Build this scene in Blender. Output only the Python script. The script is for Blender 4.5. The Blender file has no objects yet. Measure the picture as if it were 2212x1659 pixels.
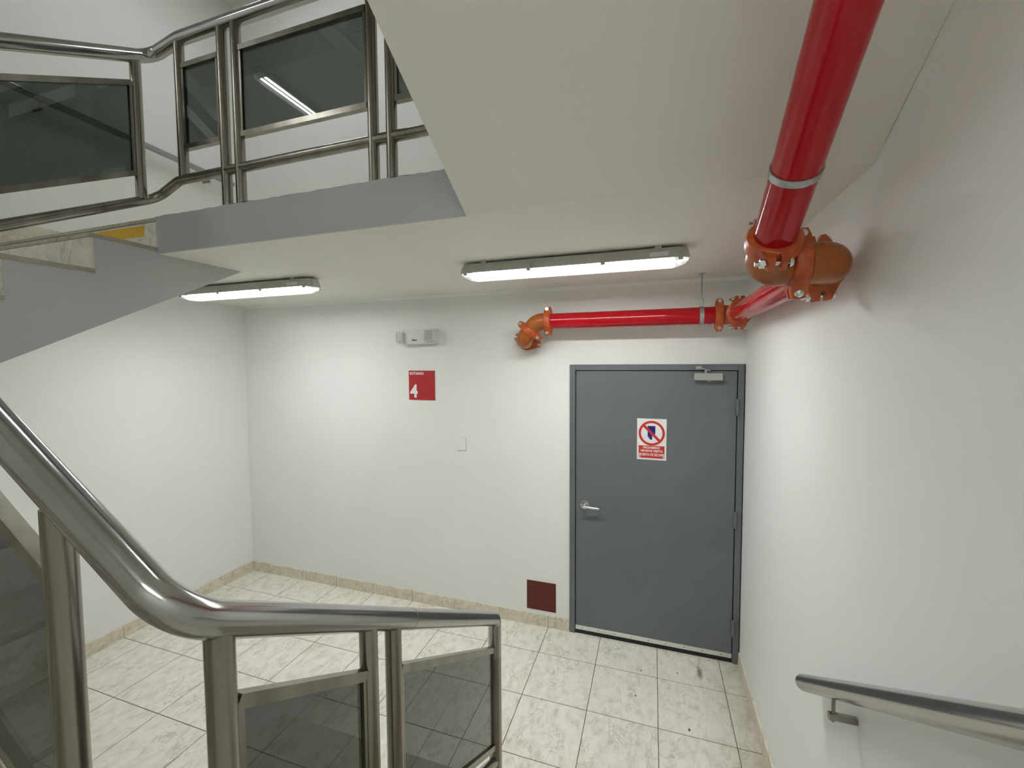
import bpy, bmesh, math, random
from mathutils import Vector, Matrix

S = bpy.context.scene
C = S.collection
random.seed(7)

# ------------------------------------------------------------------ camera, world, exposure
cam_d = bpy.data.cameras.new('camera')
cam_d.sensor_fit = 'HORIZONTAL'
cam_d.sensor_width = 36.0
cam_d.lens = 14.9286
cam_d.clip_start = 0.02
cam = bpy.data.objects.new('camera', cam_d)
C.objects.link(cam)
cr = Vector((0.94947, 0.31381, -0.00604)); cu = Vector((-0.01075, 0.05175, 0.9986)); cf = Vector((-0.31369, 0.94807, -0.05251))
M = Matrix((cr, cu, -cf)).transposed().to_4x4()
M.translation = Vector((-0.6123, -3.2977, 2.1757))
cam.matrix_world = M
S.camera = cam

world = bpy.data.worlds.new('world')
world.use_nodes = True
world.node_tree.nodes['Background'].inputs[0].default_value = (0.5, 0.52, 0.5, 1)
world.node_tree.nodes['Background'].inputs[1].default_value = 0.02
S.world = world
S.view_settings.view_transform = 'Standard'
S.view_settings.look = 'None'
S.view_settings.gamma = 1.0
S.view_settings.use_curve_mapping = False
S.view_settings.exposure = 0.80
LED, LED_UP = 118.0, 62.0      # radiance of the led strips in the hall lamps and in the ones further up, set weaker
S.cycles.max_bounces = 10
S.cycles.diffuse_bounces = 6
S.cycles.transparent_max_bounces = 24
S.cycles.sample_clamp_indirect = 6.0

# ------------------------------------------------------------------ dimensions
XL, XR = -4.594, 0.0
YF = -4.5
H = 2.75            # underside of the slab
F2 = 2.945          # finished level of the next floor
H2 = H + F2
RISE = F2 / 18
XA, XC = -1.312, -3.074
YB = -2.83

# ------------------------------------------------------------------ material helpers
def mat(name, col, rough=0.5, metal=0.0, spec=None, coat=0.0):
    m = bpy.data.materials.new(name); m.use_nodes = True
    b = m.node_tree.nodes['Principled BSDF']
    b.inputs['Base Color'].default_value = (*col, 1)
    b.inputs['Roughness'].default_value = rough
    b.inputs['Metallic'].default_value = metal
    if spec is not None: b.inputs['Specular IOR Level'].default_value = spec
    if coat: b.inputs['Coat Weight'].default_value = coat; b.inputs['Coat Roughness'].default_value = 0.08
    return m

def N(m, t, **kw):
    n = m.node_tree.nodes.new(t)
    for k, v in kw.items(): setattr(n, k, v)
    return n
def L(m, a, b): m.node_tree.links.new(a, b)
def bsdf(m): return m.node_tree.nodes['Principled BSDF']

def noisy(m, c1, c2, scale, detail=4, bump=0.0, bscale=None, lo=0.35, hi=0.65, stretch=None, rough=None):
    tc = N(m, 'ShaderNodeTexCoord'); src = tc.outputs['Object']
    if stretch:
        mp = N(m, 'ShaderNodeMapping'); mp.inputs['Scale'].default_value = stretch
        L(m, src, mp.inputs['Vector']); src = mp.outputs[0]
    nz = N(m, 'ShaderNodeTexNoise'); nz.inputs['Scale'].default_value = scale; nz.inputs['Detail'].default_value = detail
    L(m, src, nz.inputs['Vector'])
    r = N(m, 'ShaderNodeValToRGB')
    r.color_ramp.elements[0].position = lo; r.color_ramp.elements[0].color = (*c1, 1)
    r.color_ramp.elements[1].position = hi; r.color_ramp.elements[1].color = (*c2, 1)
    L(m, nz.outputs['Fac'], r.inputs[0]); L(m, r.outputs[0], bsdf(m).inputs['Base Color'])
    if rough:
        mr = N(m, 'ShaderNodeMapRange'); mr.inputs['To Min'].default_value = rough[0]; mr.inputs['To Max'].default_value = rough[1]
        L(m, nz.outputs['Fac'], mr.inputs['Value']); L(m, mr.outputs[0], bsdf(m).inputs['Roughness'])
    if bump:
        n2 = N(m, 'ShaderNodeTexNoise'); n2.inputs['Scale'].default_value = bscale or scale * 8; n2.inputs['Detail'].default_value = 3
        L(m, tc.outputs['Object'], n2.inputs['Vector'])
        bp = N(m, 'ShaderNodeBump'); bp.inputs['Strength'].default_value = bump; bp.inputs['Distance'].default_value = 0.004
        L(m, n2.outputs['Fac'], bp.inputs['Height']); L(m, bp.outputs[0], bsdf(m).inputs['Normal'])
    return m

M_WALL = noisy(mat('wall_paint', (.8, .8, .8), 0.55, spec=.35), (.845, .85, .835), (.86, .863, .848), 2.5, bump=.10, bscale=60)
M_CEIL = noisy(mat('ceiling_paint', (.78, .77, .7), 0.7, spec=.3), (.80, .795, .73), (.82, .815, .75), 2.0, bump=.08, bscale=50)
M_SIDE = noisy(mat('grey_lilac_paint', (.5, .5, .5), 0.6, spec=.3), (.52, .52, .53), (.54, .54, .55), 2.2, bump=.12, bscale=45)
M_STEEL = noisy(mat('brushed_stainless_steel', (.5, .49, .47), 0.24, 1.0), (.40, .393, .385), (.44, .432, .42), 9, 3, rough=(.16, .20))
M_STEELW = noisy(mat('brownish_stainless_steel', (.4, .38, .35), 0.38, 1.0), (.25, .228, .19), (.34, .318, .28), 16, 5, stretch=(1, 1, .12), rough=(.22, .28))  # darker, browner steel for posts, bottom rails, panel bars and brackets
M_CHROME = mat('zinc_plated_steel', (.72, .73, .73), .22, 1.0)
M_GALV = noisy(mat('galvanised_steel', (.45, .47, .47), .45, .8), (.36, .38, .38), (.5, .52, .52), 60)
M_RED = noisy(mat('red_enamel', (.46, .008, .02), .13, spec=.42), (.42, .003, .010), (.47, .004, .013), 6)
M_ORG = noisy(mat('orange_primer', (.42, .12, .02), .33, spec=.5), (.27, .068, .008), (.38, .105, .013), 14)
M_COUP = noisy(mat('red_orange_casting', (.5, .1, .02), .36, spec=.5), (.36, .055, .014), (.56, .115, .022), 22, bump=.15, bscale=90)
M_DOOR = noisy(mat('grey_door_paint', (.13, .14, .145), .42, spec=.45), (.138, .152, .158), (.150, .165, .172), 3, bump=.06, bscale=70)
M_FRAME = noisy(mat('grey_frame_paint', (.12, .13, .135), .4, spec=.45), (.125, .137, .145), (.15, .163, .172), 5)
M_BLACK = mat('black_rubber', (.01, .01, .01), .6)
M_GAP = mat('gap_shade', (.006, .006, .006), .9)  # near-black that paints the shade inside the gaps round the door
M_ALU = mat('aluminium', (.8, .8, .78), .3, .9)
M_GROUT = noisy(mat('grout', (.28, .25, .2), .9), (.11, .095, .07), (.19, .165, .125), 30)
M_PLAST = noisy(mat('white_plastic', (.72, .73, .72), .38), (.70, .71, .70), (.74, .75, .74), 8)
M_HOUS = noisy(mat('grey_lamp_plastic', (.50, .50, .46), .45), (.46, .46, .42), (.52, .52, .48), 8)
M_SIGNR = noisy(mat('red_sign_plastic', (.45, .02, .025), .45), (.40, .018, .022), (.48, .025, .03), 120)
M_MAROON = noisy(mat('maroon_panel', (.11, .012, .006), .55), (.095, .010, .005), (.12, .014, .008), 40)
M_WHITE = mat('white_print', (.85, .85, .84), .5)
M_PRED = mat('red_print', (.55, .03, .02), .5)
M_BLUE = mat('blue_print', (.01, .008, .22), .5)
M_PGREY = mat('pale_grey_print', (.62, .66, .68), .5)
M_INK = mat('black_print', (.01, .01, .02), .5)
M_YEL = noisy(mat('yellow_tape', (.7, .42, .01), .5), (.62, .36, .008), (.74, .46, .012), 60)
M_CLOSER = mat('silver_painted_cover', (.42, .42, .39), .4, .3)
M_SPECK = mat('dry_dirt', (.08, .065, .045), .9)

def marble(name, tint=(1, 1, 1), wear=False):
    m = mat(name, (.7, .67, .56), .28, spec=.45)
    tc = N(m, 'ShaderNodeTexCoord'); oi = N(m, 'ShaderNodeObjectInfo')
    off = N(m, 'ShaderNodeVectorMath', operation='SCALE'); L(m, tc.outputs['Object'], off.inputs[0]); off.inputs['Scale'].default_value = 1.0
    rv = N(m, 'ShaderNodeVectorMath', operation='MULTIPLY_ADD')
    cmb = N(m, 'ShaderNodeCombineXYZ')
    L(m, oi.outputs['Random'], cmb.inputs[0]); L(m, oi.outputs['Random'], cmb.inputs[1]); L(m, oi.outputs['Random'], cmb.inputs[2])
    L(m, cmb.outputs[0], rv.inputs[0]); rv.inputs[1].default_value = (37, 53, 19); L(m, off.outputs[0], rv.inputs[2])
    mp = N(m, 'ShaderNodeMapping'); mp.inputs['Rotation'].default_value = (0, 0, math.radians(-38)); mp.inputs['Scale'].default_value = (1.7, 1.0, 1.4)
    L(m, rv.outputs[0], mp.inputs['Vector'])
    # thin veins
    n1 = N(m, 'ShaderNodeTexNoise'); n1.inputs['Scale'].default_value = 7; n1.inputs['Detail'].default_value = 9; n1.inputs['Roughness'].default_value = .62; n1.inputs['Distortion'].default_value = .9
    L(m, mp.outputs[0], n1.inputs['Vector'])
    sub = N(m, 'ShaderNodeMath', operation='SUBTRACT'); L(m, n1.outputs['Fac'], sub.inputs[0]); sub.inputs[1].default_value = .5
    ab = N(m, 'ShaderNodeMath', operation='ABSOLUTE'); L(m, sub.outputs[0], ab.inputs[0])
    v = N(m, 'ShaderNodeMapRange'); v.inputs['From Max'].default_value = .035; v.inputs['To Min'].default_value = 1; v.inputs['To Max'].default_value = 0
    L(m, ab.outputs[0], v.inputs['Value'])
    n0 = N(m, 'ShaderNodeTexNoise'); n0.inputs['Scale'].default_value = 4; n0.inputs['Detail'].default_value = 3
    L(m, mp.outputs[0], n0.inputs['Vector'])
    g = N(m, 'ShaderNodeMapRange'); g.inputs['From Min'].default_value = .40; g.inputs['From Max'].default_value = .62
    L(m, n0.outputs['Fac'], g.inputs['Value'])
    vm = N(m, 'ShaderNodeMath', operation='MULTIPLY'); L(m, v.outputs[0], vm.inputs[0]); L(m, g.outputs[0], vm.inputs[1])
    # clouds
    n2 = N(m, 'ShaderNodeTexNoise'); n2.inputs['Scale'].default_value = 12; n2.inputs['Detail'].default_value = 7; n2.inputs['Roughness'].default_value = .65
    L(m, mp.outputs[0], n2.inputs['Vector'])
    r = N(m, 'ShaderNodeValToRGB'); e = r.color_ramp.elements
    T = lambda c: (c[0]*tint[0], c[1]*tint[1], c[2]*tint[2], 1)
    e[0].position = .30; e[0].color = T((.60, .56, .46)); e[1].position = .60; e[1].color = T((.83, .81, .735))
    e2 = r.color_ramp.elements.new(.44); e2.color = T((.76, .735, .645))
    L(m, n2.outputs['Fac'], r.inputs[0])
    mx = N(m, 'ShaderNodeMix', data_type='RGBA'); mx.inputs[7].default_value = T((.40, .35, .27))
    sc = N(m, 'ShaderNodeMath', operation='MULTIPLY'); L(m, vm.outputs[0], sc.inputs[0]); sc.inputs[1].default_value = .55
    L(m, sc.outputs[0], mx.inputs[0]); L(m, r.outputs[0], mx.inputs[6])
    last = mx.outputs[2]
    if wear:
        geo = N(m, 'ShaderNodeNewGeometry'); sx = N(m, 'ShaderNodeSeparateXYZ'); L(m, geo.outputs['Position'], sx.inputs[0])
        # grime trodden along the right wall
        gx = N(m, 'ShaderNodeMapRange'); gx.inputs['From Min'].default_value = -.32; gx.inputs['From Max'].default_value = 0.0
        L(m, sx.outputs[0], gx.inputs['Value'])
        n3 = N(m, 'ShaderNodeTexNoise'); n3.inputs['Scale'].default_value = 7; n3.inputs['Detail'].default_value = 6; L(m, geo.outputs['Position'], n3.inputs['Vector'])
        gm = N(m, 'ShaderNodeMath', operation='MULTIPLY'); L(m, gx.outputs[0], gm.inputs[0]); L(m, n3.outputs['Fac'], gm.inputs[1])
        m2 = N(m, 'ShaderNodeMix', data_type='RGBA'); m2.inputs[7].default_value = (.30, .25, .15, 1)
        gs = N(m, 'ShaderNodeMath', operation='MULTIPLY'); L(m, gm.outputs[0], gs.inputs[0]); gs.inputs[1].default_value = .9
        L(m, gs.outputs[0], m2.inputs[0]); L(m, last, m2.inputs[6]); last = m2.outputs[2]
        # a brown scuff in front of the door
        sb = N(m, 'ShaderNodeVectorMath', operation='SUBTRACT'); L(m, geo.outputs['Position'], sb.inputs[0]); sb.inputs[1].default_value = (-.277, -.18, 0)
        ml = N(m, 'ShaderNodeVectorMath', operation='MULTIPLY'); L(m, sb.outputs[0], ml.inputs[0]); ml.inputs[1].default_value = (1/.022, 1/.085, 0)
        ln = N(m, 'ShaderNodeVectorMath', operation='LENGTH'); L(m, ml.outputs[0], ln.inputs[0])
        n4 = N(m, 'ShaderNodeTexNoise'); n4.inputs['Scale'].default_value = 55; L(m, geo.outputs['Position'], n4.inputs['Vector'])
        ad = N(m, 'ShaderNodeMath', operation='ADD'); L(m, ln.outputs['Value'], ad.inputs[0]); L(m, n4.outputs['Fac'], ad.inputs[1])
        sm = N(m, 'ShaderNodeMapRange'); sm.inputs['From Min'].default_value = .7; sm.inputs['From Max'].default_value = 1.6; sm.inputs['To Min'].default_value = .9; sm.inputs['To Max'].default_value = 0
        L(m, ad.outputs[0], sm.inputs['Value'])
        m3 = N(m, 'ShaderNodeMix', data_type='RGBA'); m3.inputs[7].default_value = (.16, .13, .09, 1)
        L(m, sm.outputs[0], m3.inputs[0]); L(m, last, m3.inputs[6]); last = m3.outputs[2]
    L(m, last, bsdf(m).inputs['Base Color'])
    return m
M_TILE = marble('cream_marble_tile', (1.0, 1.0, 1.0), wear=True)
M_SKIRT = marble('beige_marble_skirting', (.93, .885, .82))
M_STAIR = marble('stair_marble', (.88, .88, .86))
M_TREAD = marble('worn_tread_marble', (.50, .475, .43))

def glass_mat(name, col, ior=1.5, fac=1.0):
    m = bpy.data.materials.new(name); m.use_nodes = True
    t = m.node_tree; t.nodes.clear()
    o = t.nodes.new('ShaderNodeOutputMaterial'); mx = t.nodes.new('ShaderNodeMixShader')
    tr = t.nodes.new('ShaderNodeBsdfTransparent'); gl = t.nodes.new('ShaderNodeBsdfGlossy'); fr = t.nodes.new('ShaderNodeFresnel')
    tr.inputs[0].default_value = (*col, 1); gl.inputs['Roughness'].default_value = .0; gl.inputs[0].default_value = (fac, fac, fac, 1)
    fr.inputs[0].default_value = ior
    ge = t.nodes.new('ShaderNodeNewGeometry'); iv = t.nodes.new('ShaderNodeMath'); iv.operation = 'SUBTRACT'; iv.inputs[0].default_value = 1
    ml = t.nodes.new('ShaderNodeMath'); ml.operation = 'MULTIPLY'
    t.links.new(ge.outputs['Backfacing'], iv.inputs[1]); t.links.new(iv.outputs[0], ml.inputs[0]); t.links.new(fr.outputs[0], ml.inputs[1])
    t.links.new(ml.outputs[0], mx.inputs[0]); t.links.new(tr.outputs[0], mx.inputs[1]); t.links.new(gl.outputs[0], mx.inputs[2]); t.links.new(mx.outputs[0], o.inputs[0])
    return m
M_GLASS = glass_mat('smoked_glass', (.33, .355, .345))

def emis(name, col, s):
    m = bpy.data.materials.new(name); m.use_nodes = True
    t = m.node_tree; t.nodes.clear()
    o = t.nodes.new('ShaderNodeOutputMaterial'); e = t.nodes.new('ShaderNodeEmission')
    e.inputs[0].default_value = (*col, 1)
    # beam of the strip: strongest straight down, as the lamp's optics make it
    g = t.nodes.new('ShaderNodeNewGeometry'); d = t.nodes.new('ShaderNodeVectorMath'); d.operation = 'DOT_PRODUCT'
    a = t.nodes.new('ShaderNodeMath'); a.operation = 'ABSOLUTE'; q = t.nodes.new('ShaderNodeMath'); q.operation = 'POWER'; q.inputs[1].default_value = .8
    k = t.nodes.new('ShaderNodeMath'); k.operation = 'MULTIPLY'; k.inputs[1].default_value = s
    t.links.new(g.outputs['Normal'], d.inputs[0]); t.links.new(g.outputs['Incoming'], d.inputs[1]); t.links.new(d.outputs['Value'], a.inputs[0])
    t.links.new(a.outputs[0], q.inputs[0]); t.links.new(q.outputs[0], k.inputs[0]); t.links.new(k.outputs[0], e.inputs[1])
    t.links.new(e.outputs[0], o.inputs[0]); return m
M_LED = emis('led_strip_light', (.985, 1.0, .985), LED)
M_LED_L = emis('led_strip_light_dimmer', (.985, 1.0, .985), LED*.88)
M_LED_UP = emis('led_strip_light_upper', (.985, 1.0, .985), LED_UP)
def lens_mat():
    m = bpy.data.materials.new('ribbed_lamp_lens'); m.use_nodes = True
    t = m.node_tree; t.nodes.clear()
    o = t.nodes.new('ShaderNodeOutputMaterial'); a = t.nodes.new('ShaderNodeMixShader'); b = t.nodes.new('ShaderNodeAddShader')
    tr = t.nodes.new('ShaderNodeBsdfTransparent'); gl = t.nodes.new('ShaderNodeBsdfGlossy'); e = t.nodes.new('ShaderNodeEmission')
    tr.inputs[0].default_value = (.80, .81, .81, 1); gl.inputs['Roughness'].default_value = .15
    e.inputs[0].default_value = (.96, 1, .99, 1)
    tc = t.nodes.new('ShaderNodeTexCoord'); sx = t.nodes.new('ShaderNodeSeparateXYZ'); ab = t.nodes.new('ShaderNodeMath'); ab.operation = 'ABSOLUTE'
    t.links.new(tc.outputs['Object'], sx.inputs[0]); t.links.new(sx.outputs[0], ab.inputs[0])
    mr = t.nodes.new('ShaderNodeMapRange'); mr.inputs['From Min'].default_value = .535; mr.inputs['From Max'].default_value = .56
    mr.inputs['To Min'].default_value = .50; mr.inputs['To Max'].default_value = .16
    t.links.new(ab.outputs[0], mr.inputs['Value']); t.links.new(mr.outputs[0], e.inputs[1])
    a.inputs[0].default_value = .06
    t.links.new(tr.outputs[0], a.inputs[1]); t.links.new(gl.outputs[0], a.inputs[2])
    t.links.new(a.outputs[0], b.inputs[0]); t.links.new(e.outputs[0], b.inputs[1]); t.links.new(b.outputs[0], o.inputs[0])
    return m
M_LENS = lens_mat()
M_TRAY = mat('white_reflector', (.85, .87, .86), .4)

# ------------------------------------------------------------------ geometry helpers
def link(name, me, m=None, parent=None):
    o = bpy.data.objects.new(name, me); C.objects.link(o)
    if m is not None and me is not None:
        if not me.materials: me.materials.append(m)
    if parent: o.parent = parent
    return o
def obj(name, bm, m, parent=None, smooth=False):
    bmesh.ops.recalc_face_normals(bm, faces=bm.faces)
    me = bpy.data.meshes.new(name); bm.to_mesh(me); bm.free()
    if smooth:
        for p in me.polygons: p.use_smooth = True
        me.set_sharp_from_angle(angle=math.radians(38))
    return link(name, me, m, parent)
def empty(name, loc=(0, 0, 0), rz=0):
    o = bpy.data.objects.new(name, None); C.objects.link(o)
    o.location = loc; o.rotation_euler = (0, 0, rz); o.empty_display_size = .1
    return o
def tag(o, label, cat, group=None):
    o['label'] = label; o['category'] = cat
    if group: o['group'] = group
    return o
def struct(o, label=None):
    o['kind'] = 'structure'
    if label: o['label'] = label
    return o
def bx(bm, x0, x1, y0, y1, z0, z1, bev=0.0, seg=1):
    t = bmesh.new()
    bmesh.ops.create_cube(t, size=1)
    bmesh.ops.scale(t, vec=(abs(x1-x0), abs(y1-y0), abs(z1-z0)), verts=t.verts)
    bmesh.ops.translate(t, vec=((x0+x1)/2, (y0+y1)/2, (z0+z1)/2), verts=t.verts)
    if bev: bmesh.ops.bevel(t, geom=t.edges, offset=bev, segments=seg, affect='EDGES')
    merge(bm, t)
def merge(bm, t):
    vm = {v: bm.verts.new(v.co) for v in t.verts}
    for f in t.faces:
        try: bm.faces.new([vm[v] for v in f.verts])
        except ValueError: pass
    t.free()
def box(name, m, parent, *a, bev=0.0, seg=1):
    bm = bmesh.new(); bx(bm, *a, bev=bev, seg=seg); return obj(name, bm, m, parent)
def prism(bm, poly, ax, a0, a1):
    """poly of 2d points in the two other axes, extruded along axis ax"""
    def P(u, v, a):
        return {'x': (a, u, v), 'y': (u, a, v), 'z': (u, v, a)}[ax]
    A = [bm.verts.new(P(u, v, a0)) for u, v in poly]; B = [bm.verts.new(P(u, v, a1)) for u, v in poly]
    n = len(poly)
    fa = bm.faces.new(A); fb = bm.faces.new(B[::-1])
    for i in range(n): bm.faces.new((A[i], B[i], B[(i+1) % n], A[(i+1) % n]))
    bmesh.ops.triangulate(bm, faces=[fa, fb])
def fillet(pts, rads, seg=10):
    pts = [Vector(p) for p in pts]
    out = [pts[0]]
    for i in range(1, len(pts)-1):
        r = rads[i-1] if isinstance(rads, (list, tuple)) else rads
        p, a, b = pts[i], pts[i-1], pts[i+1]
        da = (a-p); db = (b-p)
        u, v = da.normalized(), db.normalized()
        th = u.angle(v)
        if r <= 0 or th > math.pi-.01: out.append(p); continue
        d = min(r/math.tan(th/2), da.length*.499, db.length*.499)
        rr = d*math.tan(th/2)
        bis = (u+v).normalized(); c = p+bis*(rr/math.sin(th/2))
        s, e = p+u*d-c, p+v*d-c
        ang = s.angle(e); axn = s.cross(e).normalized()
        for k in range(seg+1): out.append(c+Matrix.Rotation(ang*k/seg, 3, axn) @ s)
    out.append(pts[-1])
    return out
def tube(bm, path, r, n=24, cap=True, dome=False):
    path = [Vector(p) for p in path]
    tan = []
    for i in range(len(path)):
        a = path[max(i-1, 0)]; b = path[min(i+1, len(path)-1)]
        t1 = (path[i]-a); t2 = (b-path[i])
        t = (t1.normalized() if t1.length > 1e-9 else Vector()) + (t2.normalized() if t2.length > 1e-9 else Vector())
        tan.append(t.normalized())
    up = Vector((0, 0, 1)) if abs(tan[0].z) < .9 else Vector((1, 0, 0))
    u = (up-tan[0]*up.dot(tan[0])).normalized()
    rings = []
    R_ = [r]*len(path)
    if dome:
        q, qt, qr = [], [], []
        for k in range(6):
            a = math.pi/2*k/6; q.append(path[0]-tan[0]*r*.8*math.cos(a)); qt.append(tan[0]); qr.append(max(r*math.sin(a), r*.02))
        path = q+path; tan = qt+tan; R_ = qr+R_
    for i, p in enumerate(path):
        t = tan[i]; u = (u-t*u.dot(t)).normalized(); w = t.cross(u)
        rings.append([bm.verts.new(p+(u*math.cos(2*math.pi*k/n)+w*math.sin(2*math.pi*k/n))*R_[i]) for k in range(n)])
    for a, b in zip(rings, rings[1:]):
        for k in range(n): bm.faces.new((a[k], a[(k+1) % n], b[(k+1) % n], b[k]))
    if cap: bm.faces.new(rings[0][::-1]); bm.faces.new(rings[-1])
def tubeobj(name, path, r, m, parent, n=24, dome=False):
    bm = bmesh.new(); tube(bm, path, r, n, dome=dome); return obj(name, bm, m, parent, smooth=True)
def lathe_to(bm, prof, o, axis, n=32):
    """profile of (radius, height) swept round an axis; closed if first==last"""
    o = Vector(o); ax = Vector(axis).normalized()
    up = Vector((0, 0, 1)) if abs(ax.z) < .9 else Vector((1, 0, 0))
    u = (up-ax*up.dot(ax)).normalized(); w = ax.cross(u)
    rings = [[bm.verts.new(o+ax*h+(u*math.cos(2*math.pi*k/n)+w*math.sin(2*math.pi*k/n))*max(r, 1e-4)) for k in range(n)] for r, h in prof]
    for a, b in zip(rings, rings[1:]):
        for k in range(n): bm.faces.new((a[k], a[(k+1) % n], b[(k+1) % n], b[k]))
    return rings
def solid_lathe(name, prof, o, axis, m, parent, n=32):
    bm = bmesh.new(); r = lathe_to(bm, prof, o, axis, n); bm.faces.new(r[0][::-1]); bm.faces.new(r[-1])
    return obj(name, bm, m, parent, smooth=True)
def text(name, body, size, m, parent, loc, bold=0.0, sx=1.0, align='LEFT', depth=.0006):
    """flat lettering standing on a wall that faces -y"""
    cu_ = bpy.data.curves.new(name, 'FONT'); cu_.body = body; cu_.size = size; cu_.offset = bold; cu_.extrude = depth
    cu_.align_x = align; cu_.resolution_u = 3
    t = bpy.data.objects.new(name, cu_); C.objects.link(t)
    me = bpy.data.meshes.new_from_object(t.evaluated_get(bpy.context.evaluated_depsgraph_get()))
    bpy.data.objects.remove(t)
    me.materials.clear()
    me.transform(Matrix.Translation(loc) @ Matrix.Rotation(math.pi/2, 4, 'X') @ Matrix.Diagonal((sx, 1, 1, 1)))
    me.name = name
    return link(name, me, m, parent)

# ------------------------------------------------------------------ the setting
TOP = 6.0
bm = bmesh.new()
bx(bm, XL, -1.225, 0, .15, 0, TOP); bx(bm, -1.225, 0, 0, .15, 2.15, TOP)
struct(obj('wall_back', bm, M_WALL))
struct(box('wall_left', M_WALL, None, XL-.15, XL, YF-.15, .15, 0, TOP))
struct(box('wall_right', M_WALL, None, 0, .15, YF-.15, .15, 0, TOP))
struct(box('wall_front', M_WALL, None, XL, 0, YF-.15, YF, 0, TOP))
# intermediate slab over the hall and the one above it
def slab(name, z):
    bm = bmesh.new()
    prism(bm, [(XL, -1.71), (XC, -1.71), (XC, -1.73), (XA, -1.73), (XA, -1.75), (0, -1.75), (0, 0), (XL, 0)], 'z', z, z+.185)
    return struct(obj(name, bm, M_CEIL))
slab('ceiling', H)
struct(box('ceiling.001', M_CEIL, None, XL, 0, YF, 0, H2, H2+.2))
# painted fascia of the slab towards the well, with a slightly ragged top edge
bm = bmesh.new()
pts = []
nseg = 60
for i in range(nseg+1):
    x = XC+(XA-XC)*i/nseg
    pts.append((x, F2-.004+random.uniform(-.0035, .0025)))
prism(bm, [(XA, H), (XC, H)]+pts, 'y', -1.742, -1.7301)
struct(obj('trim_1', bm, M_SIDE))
# thin bead where the back wall meets the ceiling
bm = bmesh.new(); prism(bm, [(0, H), (-.020, H), (-.017, H-.004), (-.004, H-.020), (0, H-.022)], 'x', XL, 0); struct(obj('trim_2', bm, M_WALL))

# floor: bed of grout with single tiles
TS, OX, OY = .42211, -.13526, -.32135
floor = struct(box('floor', M_GROUT, None, XL-.15, .15, YF-.15, .15, -.12, -.0022))
tile_cache = {}
gap = .0045
xs = [0.0]; x = OX
while x > XL: xs.append(x); x -= TS
xs.append(XL)
ys = [0.0]; y = OY
while y > YF: ys.append(y); y -= TS
ys.append(YF)
for i in range(len(xs)-1):
    for j in range(len(ys)-1):
        x1, x0, y1, y0 = xs[i]-gap/2, xs[i+1]+gap/2, ys[j]-gap/2, ys[j+1]+gap/2
        w, d = round(x1-x0, 4), round(y1-y0, 4)
        if (w, d) not in tile_cache:
            bm = bmesh.new(); bx(bm, -w/2, w/2, -d/2, d/2, -.008, 0)
            top = [e for e in bm.edges if all(v.co.z > -.001 for v in e.verts)]
            bmesh.ops.bevel(bm, geom=top, offset=.0012, segments=1, affect='EDGES')
            bmesh.ops.recalc_face_normals(bm, faces=bm.faces)
            me = bpy.data.meshes.new('tile'); bm.to_mesh(me); bm.free(); me.materials.append(M_TILE)
            tile_cache[(w, d)] = me
        o = link('tile', tile_cache[(w, d)], None, floor)
        o.location = ((x0+x1)/2, (y0+y1)/2, random.uniform(-.0005, 0))

# skirting tiles
def skirting(name, pieces):
    root = struct(empty(name))
    for (x0, x1, y0, y1, z0, z1) in pieces:
        o = box('skirting_tile', M_SKIRT, root, x0, x1, y0, y1, z0, z1, bev=.0015)
    return root
SK = .098
bp = []
joints = [XL]+[v for v in sorted(xs) if v > XL+.02 and v < -1.23]
joints = [v for v in joints if v < -1.25]+[-1.225]
for a, b in zip(joints, joints[1:]): bp.append((a+.0016, b-.0016, -.012, 0, 0, SK))
last = bp.pop(); a, b = last[0], last[1]
bp += [(a, a+.052, -.012, 0, 0, SK), (a+.054, b, -.012, 0, 0, SK)]
skirting('baseboard_back', bp)
lp = [(XL, XL+.012, b+.001, a-.001, 0, SK) for a, b in zip(ys, ys[1:])]
skirting('baseboard_left', lp)
rp = [(-.012, 0, b+.001, a-.001, 0, SK) for a, b in zip(ys, ys[1:]) if b > -1.5]
rp[0] = (-.012, 0, rp[0][2], -.022, 0, SK)
skirting('baseboard_right', rp)
# skirting of the next floor up and the raised pieces beside the stair treads
up = [(XL, XL+.012, -1.73+i*TS, min(-1.73+(i+1)*TS, -.001)-.002, F2, F2+.163) for i in range(5) if -1.73+i*TS < -.02]
skirting('baseboard_upper', up)

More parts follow.
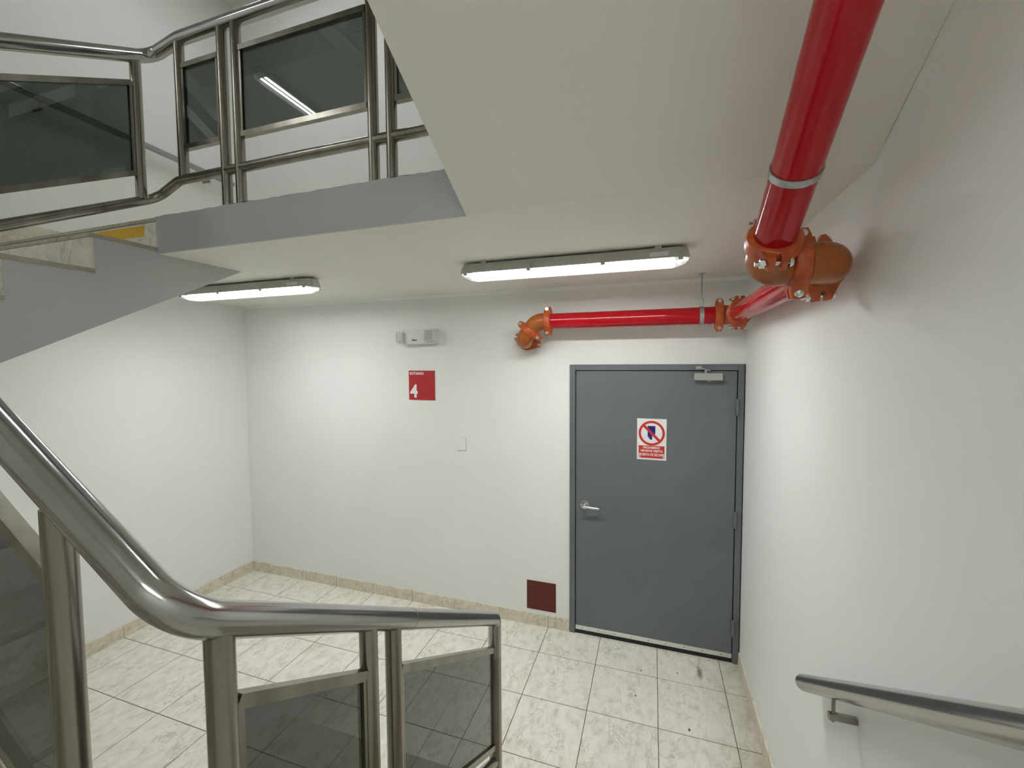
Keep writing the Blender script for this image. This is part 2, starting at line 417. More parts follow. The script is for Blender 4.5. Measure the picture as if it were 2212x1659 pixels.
# ------------------------------------------------------------------ staircases
def tiles_x(x0, x1, start, w=.422):
    out = []; x = start
    cuts = [x0, x1]
    k = start
    while k < x1-.03:
        if k > x0+.03: cuts.append(k)
        k += w
    k = start-w
    while k > x0+.03:
        if k < x1-.03: cuts.append(k)
        k -= w
    cuts.sort(); return list(zip(cuts, cuts[1:]))
def staircase(name, z0, label, fine, xa):
    root = empty(name, (0, 0, 0)); tag(root, label, 'stairs')
    T = .02
    # flight rising towards the camera along the right wall
    ya, ra = -1.50, .28
    poly = [(ya, z0)]
    for i in range(5): poly += [(ya-ra*i, z0+RISE*(i+1)-T), (ya-ra*(i+1) if i < 4 else -2.62-.3, z0+RISE*(i+1)-T)]
    if z0 == 0: poly += [(-2.92, 0)]
    else: poly += [(-2.92, 3.44+z0-F2), (-1.75, H+z0-F2), (-1.75, H+z0-F2+.15), (-1.5, H+z0-F2+.15)]
    bm = bmesh.new(); prism(bm, poly, 'x', xa, -.001); obj('flight_body', bm, M_CEIL if z0 else M_SIDE, root)
    # quarter landing near
    z1 = z0+5*RISE
    bm = bmesh.new()
    if z0: prism(bm, [(-2.9, z1-T), (YF+.002, z1-T), (YF+.002, z1-.19), (-3.14, z1-.19), (-2.9, 3.43+z0-F2)], 'x', xa, -.001)
    else: bx(bm, xa, -.001, YF+.002, -2.92, 0, z1-T)
    obj('landing_slab', bm, M_CEIL, root)
    # flight rising to the left
    rb = (xa-(-3.07))/6
    zb = z1+7*RISE
    poly = [(xa, z1-T)]
    for i in range(7):
        poly += [(xa-rb*i, z1+RISE*(i+1)-T)]
        poly += [(xa-rb*(i+1) if i < 6 else -3.07, z1+RISE*(i+1)-T)]
    poly = poly[:-1]
    poly += [(-3.07, zb-.19), (-2.95, zb-.19), (xa, max(z1-.24, .0))]
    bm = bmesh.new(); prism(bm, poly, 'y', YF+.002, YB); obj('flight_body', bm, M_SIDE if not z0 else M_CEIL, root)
    # far-left landing
    box('landing_slab', M_CEIL, root, XL+.001, -3.07, YF+.002, -3.1, zb-.19, zb-T)
    # flight rising away from the camera along the left wall
    yc, rc = -1.71, .299
    f2 = z0+F2
    poly = [(yc, f2-T)]
    for k in range(6):
        poly += [(yc-rc*k, f2-RISE*k-T)] if k == 0 else []
        poly += [(yc-rc*k+.0, f2-RISE*(k+1)-T)]
        if k < 5: poly += [(yc-rc*(k+1), f2-RISE*(k+1)-T)]
    poly = [(yc, f2-T)]
    for k in range(5):
        poly += [(yc-rc*k, f2-RISE*(k+1)-T), (yc-rc*(k+1), f2-RISE*(k+1)-T)]
    poly += [(yc-rc*5, zb-T), (-3.215, zb-T), (-3.215, zb-.19), (-3.1, f2-F2+1.775), (-1.262, H+z0), (yc, H+z0)]
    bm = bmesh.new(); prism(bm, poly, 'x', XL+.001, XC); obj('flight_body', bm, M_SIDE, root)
    # marble treads and risers
    for k in range(5):       # left flight
        zt = f2-RISE*(k+1); y1 = yc-rc*k; y0 = yc-rc*(k+1)
        seg = tiles_x(XL+.013, XC, -3.32+.02*(k % 2)) if fine else [(XL+.013, XC)]
        for a, b in seg:
            box('tread', M_TREAD, root, a+.001, b+(.008 if b == XC else -.001), y0-.012, y1-.0005, zt-T, zt, bev=.002)
            box('riser', M_STAIR, root, a+.001, b-.001, y0-.011 if k < 0 else y1-.011, y1, zt, zt+RISE-T-.001)
    zt = f2
    for a, b in (tiles_x(XL+.013, XC, -3.32) if fine else [(XL+.013, XC)]):
        box('tread', M_TREAD, root, a+.001, b+(.008 if b == XC else -.001), yc-.012-.004, yc+.30, zt-T, zt, bev=.002)
    for i in range(5):       # right flight
        zt = z0+RISE*(i+1); y1 = ya-ra*i; y0 = ya-ra*(i+1)
        for a, b in (tiles_x(xa, -.002, -.02) if fine else [(xa, -.002)]):
            if i < 4: box('tread', M_TREAD, root, a+.001, b-.001, y0+.0005, y1+.012, zt-T, zt, bev=.002)
            box('riser', M_STAIR, root, a+.001, b-.001, y1, y1+.011, zt-RISE, zt-T-.001)
    box('landing_tile', M_STAIR, root, xa, -.002, YF+.003, -2.608, z1-T, z1, bev=.002)
    for i in range(7):       # middle flight
        zt = z1+RISE*(i+1); x1 = xa-rb*i; x0 = xa-rb*(i+1)
        if i < 6: box('tread', M_TREAD, root, x0+.0005, x1+.012, YF+.003, YB, zt-T, zt, bev=.002)
        box('riser', M_STAIR, root, x1, x1+.011, YF+.003, YB-.001, zt-RISE, zt-T-.001)
    box('landing_tile', M_STAIR, root, XL+.013, -3.058, YF+.003, -3.217, zb-T, zb, bev=.002)
    # skirting pieces stepping down beside the treads
    for k in range(5):
        zt = f2-RISE*(k+1); y1 = yc-rc*k; y0 = yc-rc*(k+1)
        box('skirting_tile', M_STAIR, root, XL+.0005, XL+.012, y0+.001, y1-.001, zt-.002, zt+RISE+.163, bev=.001)
    return root
st = staircase('staircase', 0.0, 'lower staircase with marble treads climbing around the open well to the next floor', True, -1.345)
w = box('warning_strip', M_YEL, st, -3.80, -3.20, -1.7225, -1.7208, 2.857, 2.914)
w['label'] = 'yellow warning strip on the top riser'
st2 = staircase('staircase', F2, 'upper staircase whose pale sloping underside crosses the ceiling above the red pipe', False, XA)

# ------------------------------------------------------------------ railings
RR, RP, RBm = .031, .0235, .0225
def bar(bm, A, B, wid, ht):
    """square bar from A to B (wid horizontal across, ht in the vertical plane)"""
    A, B = Vector(A), Vector(B); t = (B-A).normalized(); side = t.cross(Vector((0, 0, 1)))
    if side.length < .01: side = Vector((0, 1, 0)) if abs(A.x-B.x) < 1e-6 and False else Vector((1, 0, 0))
    side.normalize(); u = side.cross(t).normalized()
    vs = []
    for P in (A, B):
        for a, b in ((-1, -1), (1, -1), (1, 1), (-1, 1)):
            vs.append(bm.verts.new(P+side*a*wid/2+u*b*ht/2))
    for q in ((0, 1, 2, 3), (7, 6, 5, 4), (0, 4, 5, 1), (1, 5, 6, 2), (2, 6, 7, 3), (3, 7, 4, 0)): bm.faces.new([vs[i] for i in q])
def panel(root, zf, fixed, axis, s0, s1, top, bot):
    """smoked pane in its bar frame; zf(s) is the handrail height along the run"""
    def P(s, z, off=0):
        return (fixed+off, s, z) if axis == 'y' else (s, fixed+off, z)
    q = .012
    for nm, d in (('panel_bar', top), ('panel_bar', bot)):
        bm = bmesh.new(); bar(bm, P(s0, zf(s0)-d), P(s1, zf(s1)-d), .026, .024); obj(nm, bm, M_STEELW, root)
    sg = 1 if s1 > s0 else -1
    for s in (s0+sg*q/2, s1-sg*q/2):
        bm = bmesh.new()
        z0_, z1_ = zf(s)-bot, zf(s)-top
        if axis == 'y': bx(bm, fixed-.010, fixed+.010, s-q/2, s+q/2, z0_, z1_)
        else: bx(bm, s-q/2, s+q/2, fixed-.010, fixed+.010, z0_, z1_)
        obj('panel_bar', bm, M_STEELW, root)
    bm = bmesh.new()
    a, b = s0+sg*q, s1-sg*q
    prism(bm, [(a, zf(a)-bot+.008), (b, zf(b)-bot+.008), (b, zf(b)-top-.008), (a, zf(a)-top-.008)], 'x' if axis == 'y' else 'y', fixed-.004, fixed+.004)
    obj('glass_pane', bm, M_GLASS, root)
def post(root, x, y, z0, z1, r=RP):
    tubeobj('post', [(x, y, z0), (x, y, z1)], r, M_STEELW, root, 20)

# lower railing
lr = tag(empty('stair_railing', (XA, -1.468, 0)), 'thick stainless handrail with smoked panes in the foreground, ending near the floor', 'railing')
lr.location = (0, 0, 0)
zA = lambda y: 1.031+.595*(-1.575-y)
zB = lambda x: 1.755+.64*(-1.312-x)
path = fillet([(XA, -1.468, .78), (XA, -1.468, zA(-1.468)-.01), (XA, -2.854, 1.778), (-3.0, -2.854, zB(-3.0))], [.05, .095], 16)
tubeobj('handrail', path, RR, M_STEEL, lr, 40)
tubeobj('post', [(XA, -1.468, 0), (XA, -1.468, .80)], RR-.0005, M_STEELW, lr, 28)
tubeobj('bottom_rail', fillet([(XA, -1.475, zA(-1.475)-.72), (XA, -2.854, 1.06), (-3.0, -2.854, zB(-3.0)-.70)], .10), RBm, M_STEELW, lr)
for y, z in ((-2.788, .80), (-2.395, .65), (-2.285, .49)): post(lr, XA, y, z, zA(y)-.012)
for x, s in ((-1.598, 1), (-2.50, 1), (-2.59, 1), (-2.98, 1)): post(lr, x, -2.854, .818+RISE*math.floor((-1.345-x)/.2875)-.02, zB(x)-.012)
panel(lr, zA, XA, 'y', -2.790+RP, -2.395-RP, .162, .64)
panel(lr, zA, XA, 'y', -2.285+RP, -1.468-RR, .162, .64)
panel(lr, zB, -2.854, 'x', -1.598-RP, -2.50+RP, .152, .64)
# welded joint ring on the near handrail
for y in (-2.20,):
    z = .957+.5924*(-1.468-y); d = Vector((0, 1, -.5924)).normalized()
    solid_lathe('weld_seam', [(RR-.001, -.0016), (RR+.0004, -.0010), (RR+.0004, .0010), (RR-.001, .0016)], (XA, y, z), d, M_STEELW, lr, 40)

# upper railing: up the left flight and along the slab edge
ur = tag(empty('stair_railing', (0, 0, 0)), 'upper stainless railing running up the left flight and along the slab edge', 'railing')
zC = lambda y: 3.473+.553*(y+2.261)
zG = lambda x: 3.807
xg, yg = -3.10, -1.71
path = fillet([(xg, -2.83, 2.45), (xg, -2.83, zC(-2.83)), (xg, yg, 3.764), (-2.89, yg, 3.806), (-1.33, yg, 3.808), (-1.33, yg, 3.3)], [.05, .075, .25, .05], 16)
tubeobj('handrail', path, RR, M_STEEL, ur, 32)
tubeobj('bottom_rail', fillet([(xg, -2.83, zC(-2.83)-.715), (xg, yg, 3.764-.715), (-2.93, yg, 3.116), (-1.33, yg, 3.124)], [.07, .12], 16), RBm, M_STEELW, ur)
post(ur, xg, -1.785, zC(-1.785)-.72, zC(-1.785))
for y in (-2.50, -2.59): post(ur, xg, y, F2-RISE*(math.floor((-1.71-y)/.299)+1), zC(y))
post(ur, xg, -2.83, 2.27, 2.5, RR-.0005)
post(ur, -2.895, yg, 3.12, 3.80)
for x in (-2.603, -2.512, -1.753, -1.663): post(ur, x, yg, F2, 3.80)
post(ur, -1.33, yg, F2, 3.32, RR-.0005)
zG2 = lambda s: 3.807
panel(ur, zC, xg, 'y', -1.785-RP, -2.50+RP, .147, .585)
panel(ur, zG2, yg, 'x', -2.895+RP, -2.603-RP, .142, .538)
panel(ur, zG2, yg, 'x', -2.512+RP, -1.753-RP, .142, .538)
panel(ur, zG2, yg, 'x', -1.663+RP, -1.33-RR, .142, .538)

# wall handrails
def bracket(root, P, wallx, drop=.075, rb=.0105):
    x, y, z = P; s = 1 if wallx > x else -1
    b = tubeobj('bracket', [(x-s*.012, y, z-drop), (wallx, y, z-drop)], rb, M_STEELW, root, 16)
    tubeobj('bracket_pin', [(x, y, z-drop-.016), (x, y, z-.02)], .0055, M_STEELW, b, 12)
wr = tag(empty('wall_handrail'), 'stainless handrail on the right wall climbing towards the viewer', 'handrail')
zR = lambda y: .962+.667*(-1.495-y)
tubeobj('handrail', fillet([(-.06, -1.505, zR(-1.505)), (-.06, -2.68, zR(-2.68)), (-.06, -3.1, zR(-2.68)+.02)], .1), .0285, M_STEEL, wr, 32, dome=True)
bracket(wr, (-.062, -1.77, zR(-1.77)), 0, .088, .0125)
bracket(wr, (-.062, -2.60, zR(-2.60)), 0, .072)
wl = tag(empty('wall_handrail'), 'stainless handrail high on the left wall, seen through the upper smoked pane', 'handrail')
tubeobj('handrail', fillet([(XL+.07, -.125, 3.920), (XL+.07, -1.70, 3.962), (XL+.07, -3.0, 3.25)], .1), .024, M_STEEL, wl, 24, dome=True)
bracket(wl, (XL+.07, -.36, 3.926), XL, .07)
bracket(wl, (XL+.07, -1.50, 3.955), XL, .07)

# ------------------------------------------------------------------ door
door = struct(empty('door_1', (0, 0, 0)), 'grey steel fire door in a grey frame, closed, beside the right wall')
FX0, FX1 = -1.225, -.007
bm = bmesh.new()
bx(bm, FX0, -1.181, -.014, .12, 0, 2.15, bev=.002); bx(bm, -.046, FX1, -.014, .12, 0, 2.15, bev=.002); bx(bm, -1.181, -.046, -.014, .12, 2.106, 2.15, bev=.002)
obj('door_frame', bm, M_FRAME, door)
box('frame_gap_shade', M_GAP, door, -1.181, -.046, .045, .10, 0, 2.106)  # black sheet behind the leaf, painting the shade seen in its gaps
box('wall_joint_shade', M_GAP, door, -.007, -.0005, .002, .10, 0, 2.156)  # black fill painting the shade in the slit beside the wall
leaf = box('door_leaf', M_DOOR, door, -1.1752, -.0518, -.006, .04, .042, 2.1005, bev=.0015)
box('door_sweep', M_BLACK, door, -1.1775, -.0495, -.004, .02, .002, .041)
k = box('threshold_strip', M_ALU, door, -1.1765, -.0505, -.012, -.005, .036, .068, bev=.001)
bm = bmesh.new()
for i in range(9):
    x = -1.12+i*.125; bx(bm, x-.003, x+.003, -.0135, -.0118, .050, .056)
obj('screw', bm, M_BLACK, k)['kind'] = 'stuff'
for z in (1.85, 1.055, .265):
    bm = bmesh.new()
    tube(bm, [(-.049, -.024, z-.058), (-.049, -.024, z+.058)], .0098, 12)
    bx(bm, -.062, -.034, -.0155, -.0125, z-.056, z+.056)
    obj('hinge', bm, M_DOOR, door, smooth=True)
hd = solid_lathe('handle', [(.036, 0), (.036, .006), (.031, .012), (.012, .014), (.011, .05)], (-1.108, -.006, 1.05), (0, -1, 0), M_CHROME, door)
hd['label'] = 'satin steel lever handle on a round rose'
bm = bmesh.new(); tube(bm, fillet([(-1.108, -.048, 1.05), (-1.108, -.062, 1.05), (-.99, -.062, 1.047), (-.985, -.040, 1.047)], .014, 6), .0095, 14)
obj('lever', bm, M_CHROME, hd, smooth=True)
cl = box('door_closer', M_CLOSER, door, -.332, -.148, -.058, -.006, 2.036, 2.088, bev=.004)
cl['label'] = 'silver box door closer with its arm'
bm = bmesh.new(); tube(bm, [(-.235, -.03, 2.038), (-.235, -.03, 2.028)], .011, 12); obj('valve_cap', bm, M_CLOSER, cl, smooth=True)
bm = bmesh.new()
tube(bm, [(-.255, -.03, 2.088), (-.255, -.03, 2.108)], .009, 12)
bar(bm, (-.23, -.034, 2.104), (-.262, -.05, 2.112), .012, .006)
bar(bm, (-.262, -.05, 2.114), (-.300, -.018, 2.124), .014, .006)
bx(bm, -.318, -.280, -.020, -.013, 2.110, 2.136, bev=.002)
obj('closer_arm', bm, M_CLOSER, cl, smooth=True)

# notice on the door
nt = tag(empty('sign', (-.613, -.006, 1.594)), 'white and red prohibition notice stuck on the grey door', 'sign')
nt.location = (0, 0, 0)
X0, X1, Z0, Z1, Y = -.7165, -.5095, 1.4405, 1.7475, -.0075
box('sign_plate', M_WHITE, nt, X0, X1, Y-.0012, -.0062, Z0, Z1)
cx, cz, ro, ri = -.613, 1.640, .0925, .0755
bm = bmesh.new(); n = 56
for (a, b) in ((ro, ri),):
    o1 = [bm.verts.new((cx+a*math.cos(2*math.pi*k/n), Y-.0028, cz+a*math.sin(2*math.pi*k/n))) for k in range(n)]
    i1 = [bm.verts.new((cx+b*math.cos(2*math.pi*k/n), Y-.0028, cz+b*math.sin(2*math.pi*k/n))) for k in range(n)]
    o0 = [bm.verts.new((v.co.x, Y-.0010, v.co.z)) for v in o1]; i0 = [bm.verts.new((v.co.x, Y-.0010, v.co.z)) for v in i1]
    for k in range(n):
        j = (k+1) % n
        bm.faces.new((o1[k], o1[j], i1[j], i1[k])); bm.faces.new((o1[k], o0[k], o0[j], o1[j])); bm.faces.new((i1[k], i1[j], i0[j], i0[k]))
dv = Vector((1, 0, -1)).normalized(); pv = Vector((1, 0, 1)).normalized()
L_ = .082; W_ = .0095
q = [Vector((cx, 0, cz))+dv*s*L_+pv*t*W_ for s, t in ((-1, -1), (1, -1), (1, 1), (-1, 1))]
prism(bm, [(v.x, v.z) for v in q], 'y', Y-.0032, Y-.0010)
obj('prohibition_ring', bm, M_PRED, nt)
bm = bmesh.new()
prism(bm, [(cx-.028, 1.598), (cx-.028, 1.694), (cx+.026, 1.694), (cx+.026, 1.632), (cx+.004, 1.632), (cx+.004, 1.592), (cx-.010, 1.592), (cx-.010, 1.612), (cx-.028, 1.612)][1:], 'y', Y-.0022, Y-.0010)
obj('door_pictogram', bm, M_BLUE, nt)
bm = bmesh.new()
for a, b, c_, d in ((cx-.050, cx-.014, 1.588, 1.613), (cx+.006, cx+.040, 1.584, 1.628)):
    for e in ((a, b, c_, c_+.0016), (a, b, d-.0016, d), (a, a+.0016, c_, d), (b-.0016, b, c_, d)): bx(bm, e[0], e[1], Y-.0024, Y-.0010, e[2], e[3])
obj('box_pictogram', bm, M_PGREY, nt)
box('red_band', M_PRED, nt, X0+.012, X1-.012, Y-.0018, Y-.001, 1.453, 1.546)
text('lettering', 'PROHIBIDO', .0225, M_WHITE, nt, (cx, Y-.0022, 1.5235), .0006, 1.0, 'CENTER')
text('lettering', 'DEPOSITAR OBJETOS', .0205, M_WHITE, nt, (cx, Y-.0022, 1.5005), .0006, .80, 'CENTER')
text('lettering', 'PUERTA DE ESCAPE', .026, M_WHITE, nt, (cx, Y-.0022, 1.4705), .0006, .74, 'CENTER')
# peeled lower corners of the band
bm = bmesh.new(); bx(bm, X0+.011, X0+.026, Y-.0020, Y-.001, 1.452, 1.488)
M_PINK = mat('faded_pink_print', (.62, .42, .38), .6)
obj('peeled_corner', bm, M_PINK, nt)
box('peeled_corner', M_PINK, nt, X1-.026, X1-.011, Y-.0020, Y-.001, 1.452, 1.488)

# level sign
sg = tag(empty('sign'), 'square red level sign with a white 4 on the back wall', 'sign')
box('sign_plate', M_SIGNR, sg, -2.668, -2.409, -.005, -.0003, 1.843, 2.102, bev=.001)
text('lettering', 'SOTANO', .034, M_WHITE, sg, (-2.658, -.0056, 2.066), .0009, 1.0)
text('lettering', '4', .155, M_WHITE, sg, (-2.652, -.0056, 1.868), .0052, .92)
# dark red square low on the wall
tag(box('wall_panel', M_MAROON, None, -1.583, -1.338, -.004, -.0003, .129, .370, bev=.0008), 'plain dark maroon square plate low on the wall beside the door', 'panel')
# blank switch plate
sp = tag(empty('blank_plate'), 'small white blank cover plate on the back wall right of the level sign', 'switch plate')
box('cover', M_WALL, sp, -2.198, -2.122, -.007, -.0003, 1.418, 1.530, bev=.002)
box('offset_backing', mat('plate_edge', (.55, .55, .53), .6), sp, -2.1985, -2.1185, -.002, -.0002, 1.4135, 1.5305)  # grey backing, reaching past the cover mostly at right and bottom

# emergency light
em = tag(empty('emergency_light'), 'white twin-head emergency light unit on the back wall above the red sign', 'emergency light')
bm = bmesh.new()
prism(bm, [(-2.688, 2.347), (-2.668, 2.334), (-2.372, 2.334), (-2.362, 2.344), (-2.362, 2.452), (-2.372, 2.462), (-2.672, 2.462), (-2.688, 2.450)], 'y', -.068, -.0005)
bmesh.ops.bevel(bm, geom=[e for e in bm.edges if all(v.co.y < -.06 for v in e.verts)], offset=.004, segments=2, affect='EDGES')
obj('housing', bm, M_PLAST, em)
text('lettering', 'Hagroy', .017, M_INK, em, (-2.592, -.0695, 2.362), .0007, 1.0)
def head(cx, cy, cz, rz):
    w, h_, d = .092, .098, .036
    bm = bmesh.new(); t = bmesh.new()
    bx(t, -w/2, w/2, 0, d, -h_/2, h_/2, bev=.006)
    merge(bm, t)
    R_ = Matrix.Translation((cx, cy, cz)) @ Matrix.Rotation(rz, 4, 'Z')
    bmesh.ops.transform(bm, matrix=R_, verts=bm.verts)
    h = obj('lamp_head', bm, M_PLAST, em)
    for i in range(7):
        z = -h_/2+.016+i*.0110
        bm = bmesh.new(); bx(bm, -w/2+.009, w/2-.009, -.004, .002, z-.0022, z+.0022)
        bmesh.ops.transform(bm, matrix=R_, verts=bm.verts)
        obj('louvre', bm, M_PLAST, h)
    bm = bmesh.new(); bx(bm, -w/2+.007, w/2-.007, -.0012, .001, -h_/2+.008, h_/2-.008)
    bmesh.ops.transform(bm, matrix=R_, verts=bm.verts)
    obj('reflector', bm, mat('lamp_head_diffuser', (.30, .31, .30), .35), h)
head(-2.410, -.103, 2.402, 0)
head(-2.722, -.098, 2.392, math.radians(-50))

# ------------------------------------------------------------------ batten lamps
def batten():
    """built along local x, hanging below local z=0"""
    Lh = .62
    parts = []
    def ring(hw, hl, ch, z): return [Vector(p+(z,)) for p in ((-hl+ch, -hw), (hl-ch, -hw), (hl, -hw+ch), (hl, hw-ch), (hl-ch, hw), (-hl+ch, hw), (-hl, hw-ch), (-hl, -hw+ch))]
    def loft(bm, rings, capa, capb):
        vr = [[bm.verts.new(v) for v in r] for r in rings]
        for a, b in zip(vr, vr[1:]):
            for k in range(8): bm.faces.new((a[k], a[(k+1) % 8], b[(k+1) % 8], b[k]))
        if capa: bm.faces.new(vr[0])
        if capb: bm.faces.new(vr[-1])
    bm = bmesh.new(); loft(bm, [ring(.050, Lh-.015, .022, -.012), ring(.056, Lh-.005, .025, -.030), ring(.064, Lh, .028, -.062), ring(.060, Lh-.004, .027, -.066), ring(.056, Lh-.006, .026, -.060), ring(.050, Lh-.012, .022, -.040)], True, True)
    parts.append(('housing', bm, M_HOUS))
    bm = bmesh.new(); loft(bm, [ring(.060, Lh-.006, .027, -.0665), ring(.058, Lh-.016, .027, -.080), ring(.042, Lh-.052, .030, -.098)], False, True)
    parts.append(('lens', bm, M_LENS))
    bm = bmesh.new(); bx(bm, -.55, .55, -.046, .046, -.060, -.056)
    parts.append(('reflector_tray', bm, M_TRAY))
    for s in (-1, 1):
        bm = bmesh.new(); bx(bm, -.545, .545, s*.024-.011, s*.024+.011, -.0635, -.0610)
        parts.append(('led_strip', bm, M_LED))
    for s in (-1, 1):
        for x in (-.575, -.20, .20, .575):
            bm = bmesh.new()
            prism(bm, [(s*.054, -.030), (s*.070, -.056), (s*.070, -.078), (s*.061, -.078), (s*.058, -.034)], 'x', x-.011, x+.011)
            parts.append(('clip', bm, M_HOUS))
    for x in (-.47, .47):
        bm = bmesh.new(); bx(bm, x-.016, x+.016, -.056, .056, -.020, 0.0)
        parts.append(('mounting_clip', bm, M_HOUS))
    return parts
def lamp(loc, rz, label, group=None):
    root = tag(empty('batten_lamp', loc, rz), label, 'ceiling lamp', group)
    for nm, bm, m in batten():
        obj(nm, bm, m, root)
    return root
LAMPS = [((-1.062, -.972, H), 0, 'long white batten lamp on the ceiling nearer the door'),
         ((-3.38, -.972, H), 0, 'long white batten lamp on the ceiling nearer the left wall'),
         ((-3.86, -3.64, F2+1.773), math.pi/2, 'batten lamp under the upper landing, mirrored in the smoked pane')]
l0 = lamp(*LAMPS[0])
st_ = box('rating_label', M_PLAST, l0, .43, .52, -.0655, -.0605, -.056, -.034)
st_.location = (0, 0, 0)
def copy_tree(o, parent=None):
    c = o.copy(); C.objects.link(c); c.parent = parent
    for ch in list(o.children): copy_tree(ch, c)
    return c
for loc, rz, lab in LAMPS[1:2]:
    o = copy_tree(l0); o.location = loc; o.rotation_euler = (0, 0, rz); o['label'] = lab
    for ch in o.children:
        if ch.name.startswith('led_strip'):
            ch.material_slots[0].link = 'OBJECT'; ch.material_slots[0].material = M_LED_L
for loc, rz, lab in (LAMPS[2], ((-1.062, -.972, H2), 0, 'batten lamp on the upper ceiling straight above the one by the door'),
                     ((-3.38, -.972, H2), 0, 'batten lamp on the upper ceiling straight above the one by the left wall'),
                     ((-.68, -3.92, F2+.628), 0, 'batten lamp under the near landing above the viewer')):
    o = copy_tree(l0); o.location = loc; o.rotation_euler = (0, 0, rz); o['label'] = lab
    for ch in o.children:
        if ch.name.startswith('led_strip'):
            ch.material_slots[0].link = 'OBJECT'; ch.material_slots[0].material = M_LED_UP

# ------------------------------------------------------------------ fire pipes
PR = .0572
fp = tag(empty('fire_pipe'), 'red sprinkler pipe with orange elbows running along the wall above the door', 'pipe')
def coupling(P, axis, lug, R0=PR, label=None):
    """grooved coupling: clamp ring with two bolted lugs"""
    P = Vector(P); a = Vector(axis).normalized(); l = Vector(lug); l = (l-a*l.dot(a)).normalized(); b = a.cross(l).normalized()
    bm = bmesh.new()
    hw = .026
    prof = [(R0-.004, -hw), (R0+.010, -hw), (R0+.017, -hw+.005), (R0+.0195, -.007), (R0+.0195, .007), (R0+.017, hw-.005), (R0+.010, hw), (R0-.004, hw)]
    r = lathe_to(bm, prof, P, a, 40)
    for k in range(40): bm.faces.new((r[0][k], r[-1][k], r[-1][(k+1) % 40], r[0][(k+1) % 40]))
    for s in (-1, 1):
        for t in (-1, 1):
            # tapering ear on each half, with a small gap between the halves
            c0 = P+l*s*(R0+.002)
            lo, hi = .006, .024
            vs = []
            for (h_, wa, b0, b1) in ((0, .024, .004, .046), (.026, .022, .007, .032), (.046, .015, .008, .023)):
                for aa, bb in ((-wa, b0), (wa, b0), (wa, b1), (-wa, b1)):
                    vs.append(bm.verts.new(c0+l*s*h_+a*aa+b*t*bb))
            for q in ((3, 2, 1, 0), (8, 9, 10, 11)): bm.faces.new([vs[i] for i in q])
            for o_ in (0, 4):
                for k in range(4): bm.faces.new([vs[o_+k], vs[o_+(k+1) % 4], vs[o_+4+(k+1) % 4], vs[o_+4+k]])
    bmesh.ops.recalc_face_normals(bm, faces=bm.faces)
    o = obj('coupling', bm, M_COUP, fp, smooth=True)
    for s in (-1, 1):
        c = P+l*s*(R0+.030)
        bm = bmesh.new()
        tube(bm, [c-b*.058, c+b*.034], .0065, 12)                      # shank with bare thread
        r2 = lathe_to(bm, [(.0135, 0), (.0135, .012)], c-b*.045, b, 6); bm.faces.new(r2[0][::-1]); bm.faces.new(r2[1])   # nut
        r3 = lathe_to(bm, [(.014, 0), (.014, .004), (.011, .010), (.005, .013)], c+b*.030, b, 16); bm.faces.new(r3[0][::-1]); bm.faces.new(r3[-1])  # round head
        bmesh.ops.recalc_face_normals(bm, faces=bm.faces)
        obj('bolt', bm, M_CHROME, o, smooth=True)
    return o
def elbow(pts, rad):
    return tubeobj('elbow', fillet(pts, rad, 14), PR+.006, M_ORG, fp, 36)
ZP = 2.472
x1, x2, ye = -.275, -.100, -1.750
sl = .65
dP1 = Vector((0, -1, sl)).normalized()
E1, E2 = Vector((x1, ye, ZP)), Vector((x2, ye, ZP))
cte = .098
# pipe descending under the stair soffit
tubeobj('pipe', [E1+dP1*(cte-.01), E1+dP1*1.35], PR, M_RED, fp, 40)
tubeobj('elbow', fillet([E1+dP1*cte, E1, E1+Vector((.082, 0, 0))], .072, 14), PR+.006, M_ORG, fp, 36)
tubeobj('elbow', fillet([E2-Vector((.082, 0, 0)), E2, E2+Vector((0, cte, 0))], .072, 14), PR+.006, M_ORG, fp, 36)
coupling(E1+dP1*(cte+.004), dP1, (0, .55, -1))
coupling((E1+E2)/2, (-1, 0, 0), (0, .12, -1))
coupling(E2+Vector((0, cte+.004, 0)), (0, -1, 0), (0.1, 0, -1))
# level pipe along the right wall
y3 = -.205
E3 = Vector((x2, y3, ZP))
tubeobj('pipe', [E2+Vector((0, cte-.01, 0)), E3-Vector((0, cte-.01, 0))], PR, M_RED, fp, 40)
tubeobj('elbow', fillet([E3-Vector((0, cte, 0)), E3, E3-Vector((cte, 0, 0))], .08, 14), PR+.006, M_ORG, fp, 36)
coupling(E3-Vector((0, cte+.004, 0)), (0, -1, 0), (0, 0, -1))
coupling(E3-Vector((cte+.004, 0, 0)), (-1, 0, 0), (0, 0, 1))
# level pipe along the back wall
xe = -1.35
tubeobj('pipe', [E3-Vector((cte-.01, 0, 0)), (xe, y3, ZP)], PR, M_RED, fp, 40)
coupling((xe+.0, y3, ZP), (-1, 0, 0), (0, 0, 1))
dd = Vector((-.62, .02, -.78)).normalized()
A0 = Vector((xe, y3, ZP)); A1 = A0+Vector((-.088, 0, 0)); A2 = A1+dd*.085
A3 = A2+dd*.085; A4 = Vector((A3.x, -.001, A3.z))
tubeobj('elbow', fillet([A0, A1, A2], .10, 14), PR+.006, M_ORG, fp, 36)
coupling(A2, dd, (-.78, 0, .62))
tubeobj('elbow', fillet([A2, A3, Vector((A3.x, -.09, A3.z))], .072, 14), PR+.006, M_ORG, fp, 36)
coupling((A3.x, -.078, A3.z), (0, 1, 0), (-1, 0, .35))
tubeobj('pipe', [(A3.x, -.10, A3.z), (A3.x, .02, A3.z)], PR, M_RED, fp, 36)

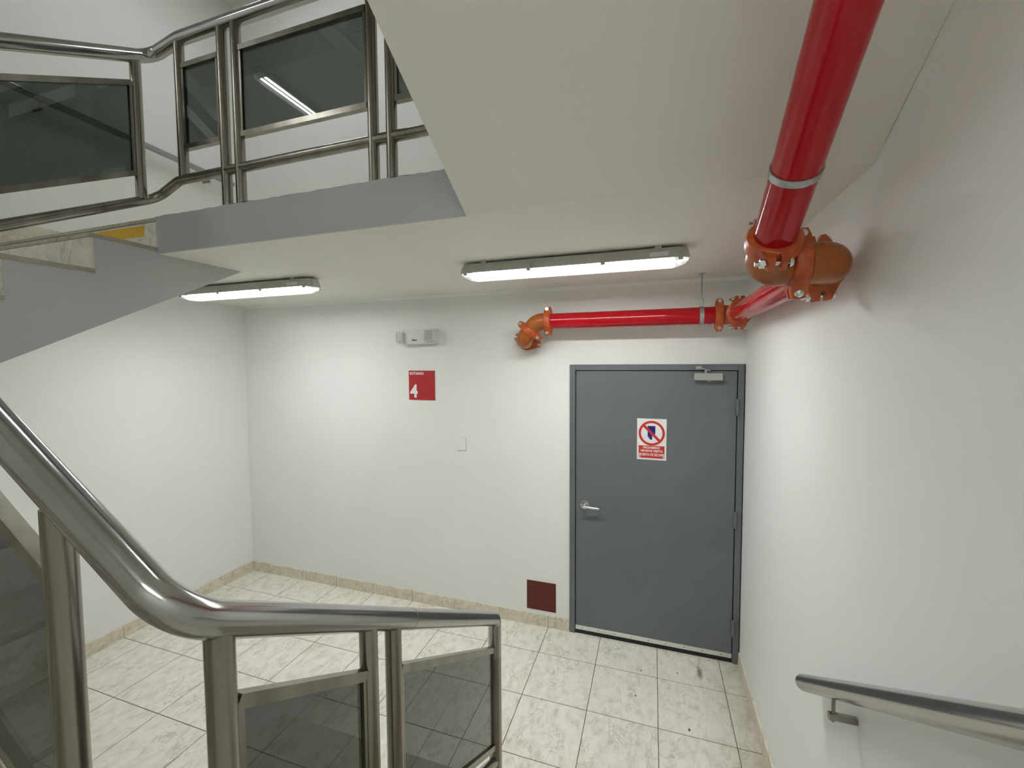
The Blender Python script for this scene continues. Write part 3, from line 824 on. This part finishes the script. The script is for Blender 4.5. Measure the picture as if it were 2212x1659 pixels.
# pipe hangers
def strap(root, P, axis, w=.026):
    solid = bmesh.new()
    r = lathe_to(solid, [(PR+.0005, -w/2), (PR+.0035, -w/2), (PR+.0035, w/2), (PR+.0005, w/2)], P, axis, 40)
    for k in range(40): solid.faces.new((r[0][k], r[-1][k], r[-1][(k+1) % 40], r[0][(k+1) % 40]))
    return obj('strap', solid, M_GALV, root, smooth=True)
h1 = tag(empty('pipe_hanger'), 'galvanised loop hanger on a thin rod holding the red pipe above the door', 'pipe hanger')
hx = -.308
strap(h1, (hx, y3, ZP), (1, 0, 0))
box('hanger_neck', M_GALV, h1, hx-.013, hx+.013, y3-.006, y3+.006, ZP+PR+.001, ZP+PR+.052, bev=.002)
tubeobj('rod', [(hx, y3, ZP+PR+.045), (hx, y3, H)], .0048, M_GALV, h1, 12)
solid_lathe('rod_nut', [(.010, 0), (.010, .008)], (hx, y3, ZP+PR+.052), (0, 0, 1), M_GALV, h1, 6)
solid_lathe('anchor_washer', [(.018, 0), (.018, .004)], (hx, y3, H-.0045), (0, 0, 1), M_GALV, h1, 20)
h2 = tag(empty('pipe_hanger'), 'galvanised loop around the thick red pipe under the sloping stair soffit', 'pipe hanger')
hp = E1+dP1*.335
strap(h2, hp, dP1, .019)
tubeobj('rod', [hp+Vector((0, 0, PR/.83+.0)), (hp.x, hp.y, H+.59*(-1.75-hp.y)+.03)], .0048, M_GALV, h2, 12)

# ------------------------------------------------------------------ specks of dirt on the tiles
for (x, y, s, lab) in ((-.665, -.284, .006, 'dark dirt speck in front of the door, nearest its middle'),
                  (-.694, -.531, .006, 'dark dirt speck one tile out from the door'),
                  (-.425, -.233, .006, 'flat dirt speck left of the brown scuff'),
                  (-.383, -.701, .009, 'dirt speck nearest the viewer right of the tile joint'),
                  (-.200, -.030, .006, 'dirt speck against the door sweep on the hinge side')):
    bm = bmesh.new()
    bmesh.ops.create_icosphere(bm, subdivisions=1, radius=s)
    for v in bm.verts: v.co = Vector((v.co.x*random.uniform(.6, 1.1), v.co.y*random.uniform(.7, 1.3), max(v.co.z*.35, -.001)))
    o = obj('dirt_speck', bm, M_SPECK); o.location = (x, y, .0008)
    tag(o, lab, 'debris', 'dirt specks on the floor tiles')
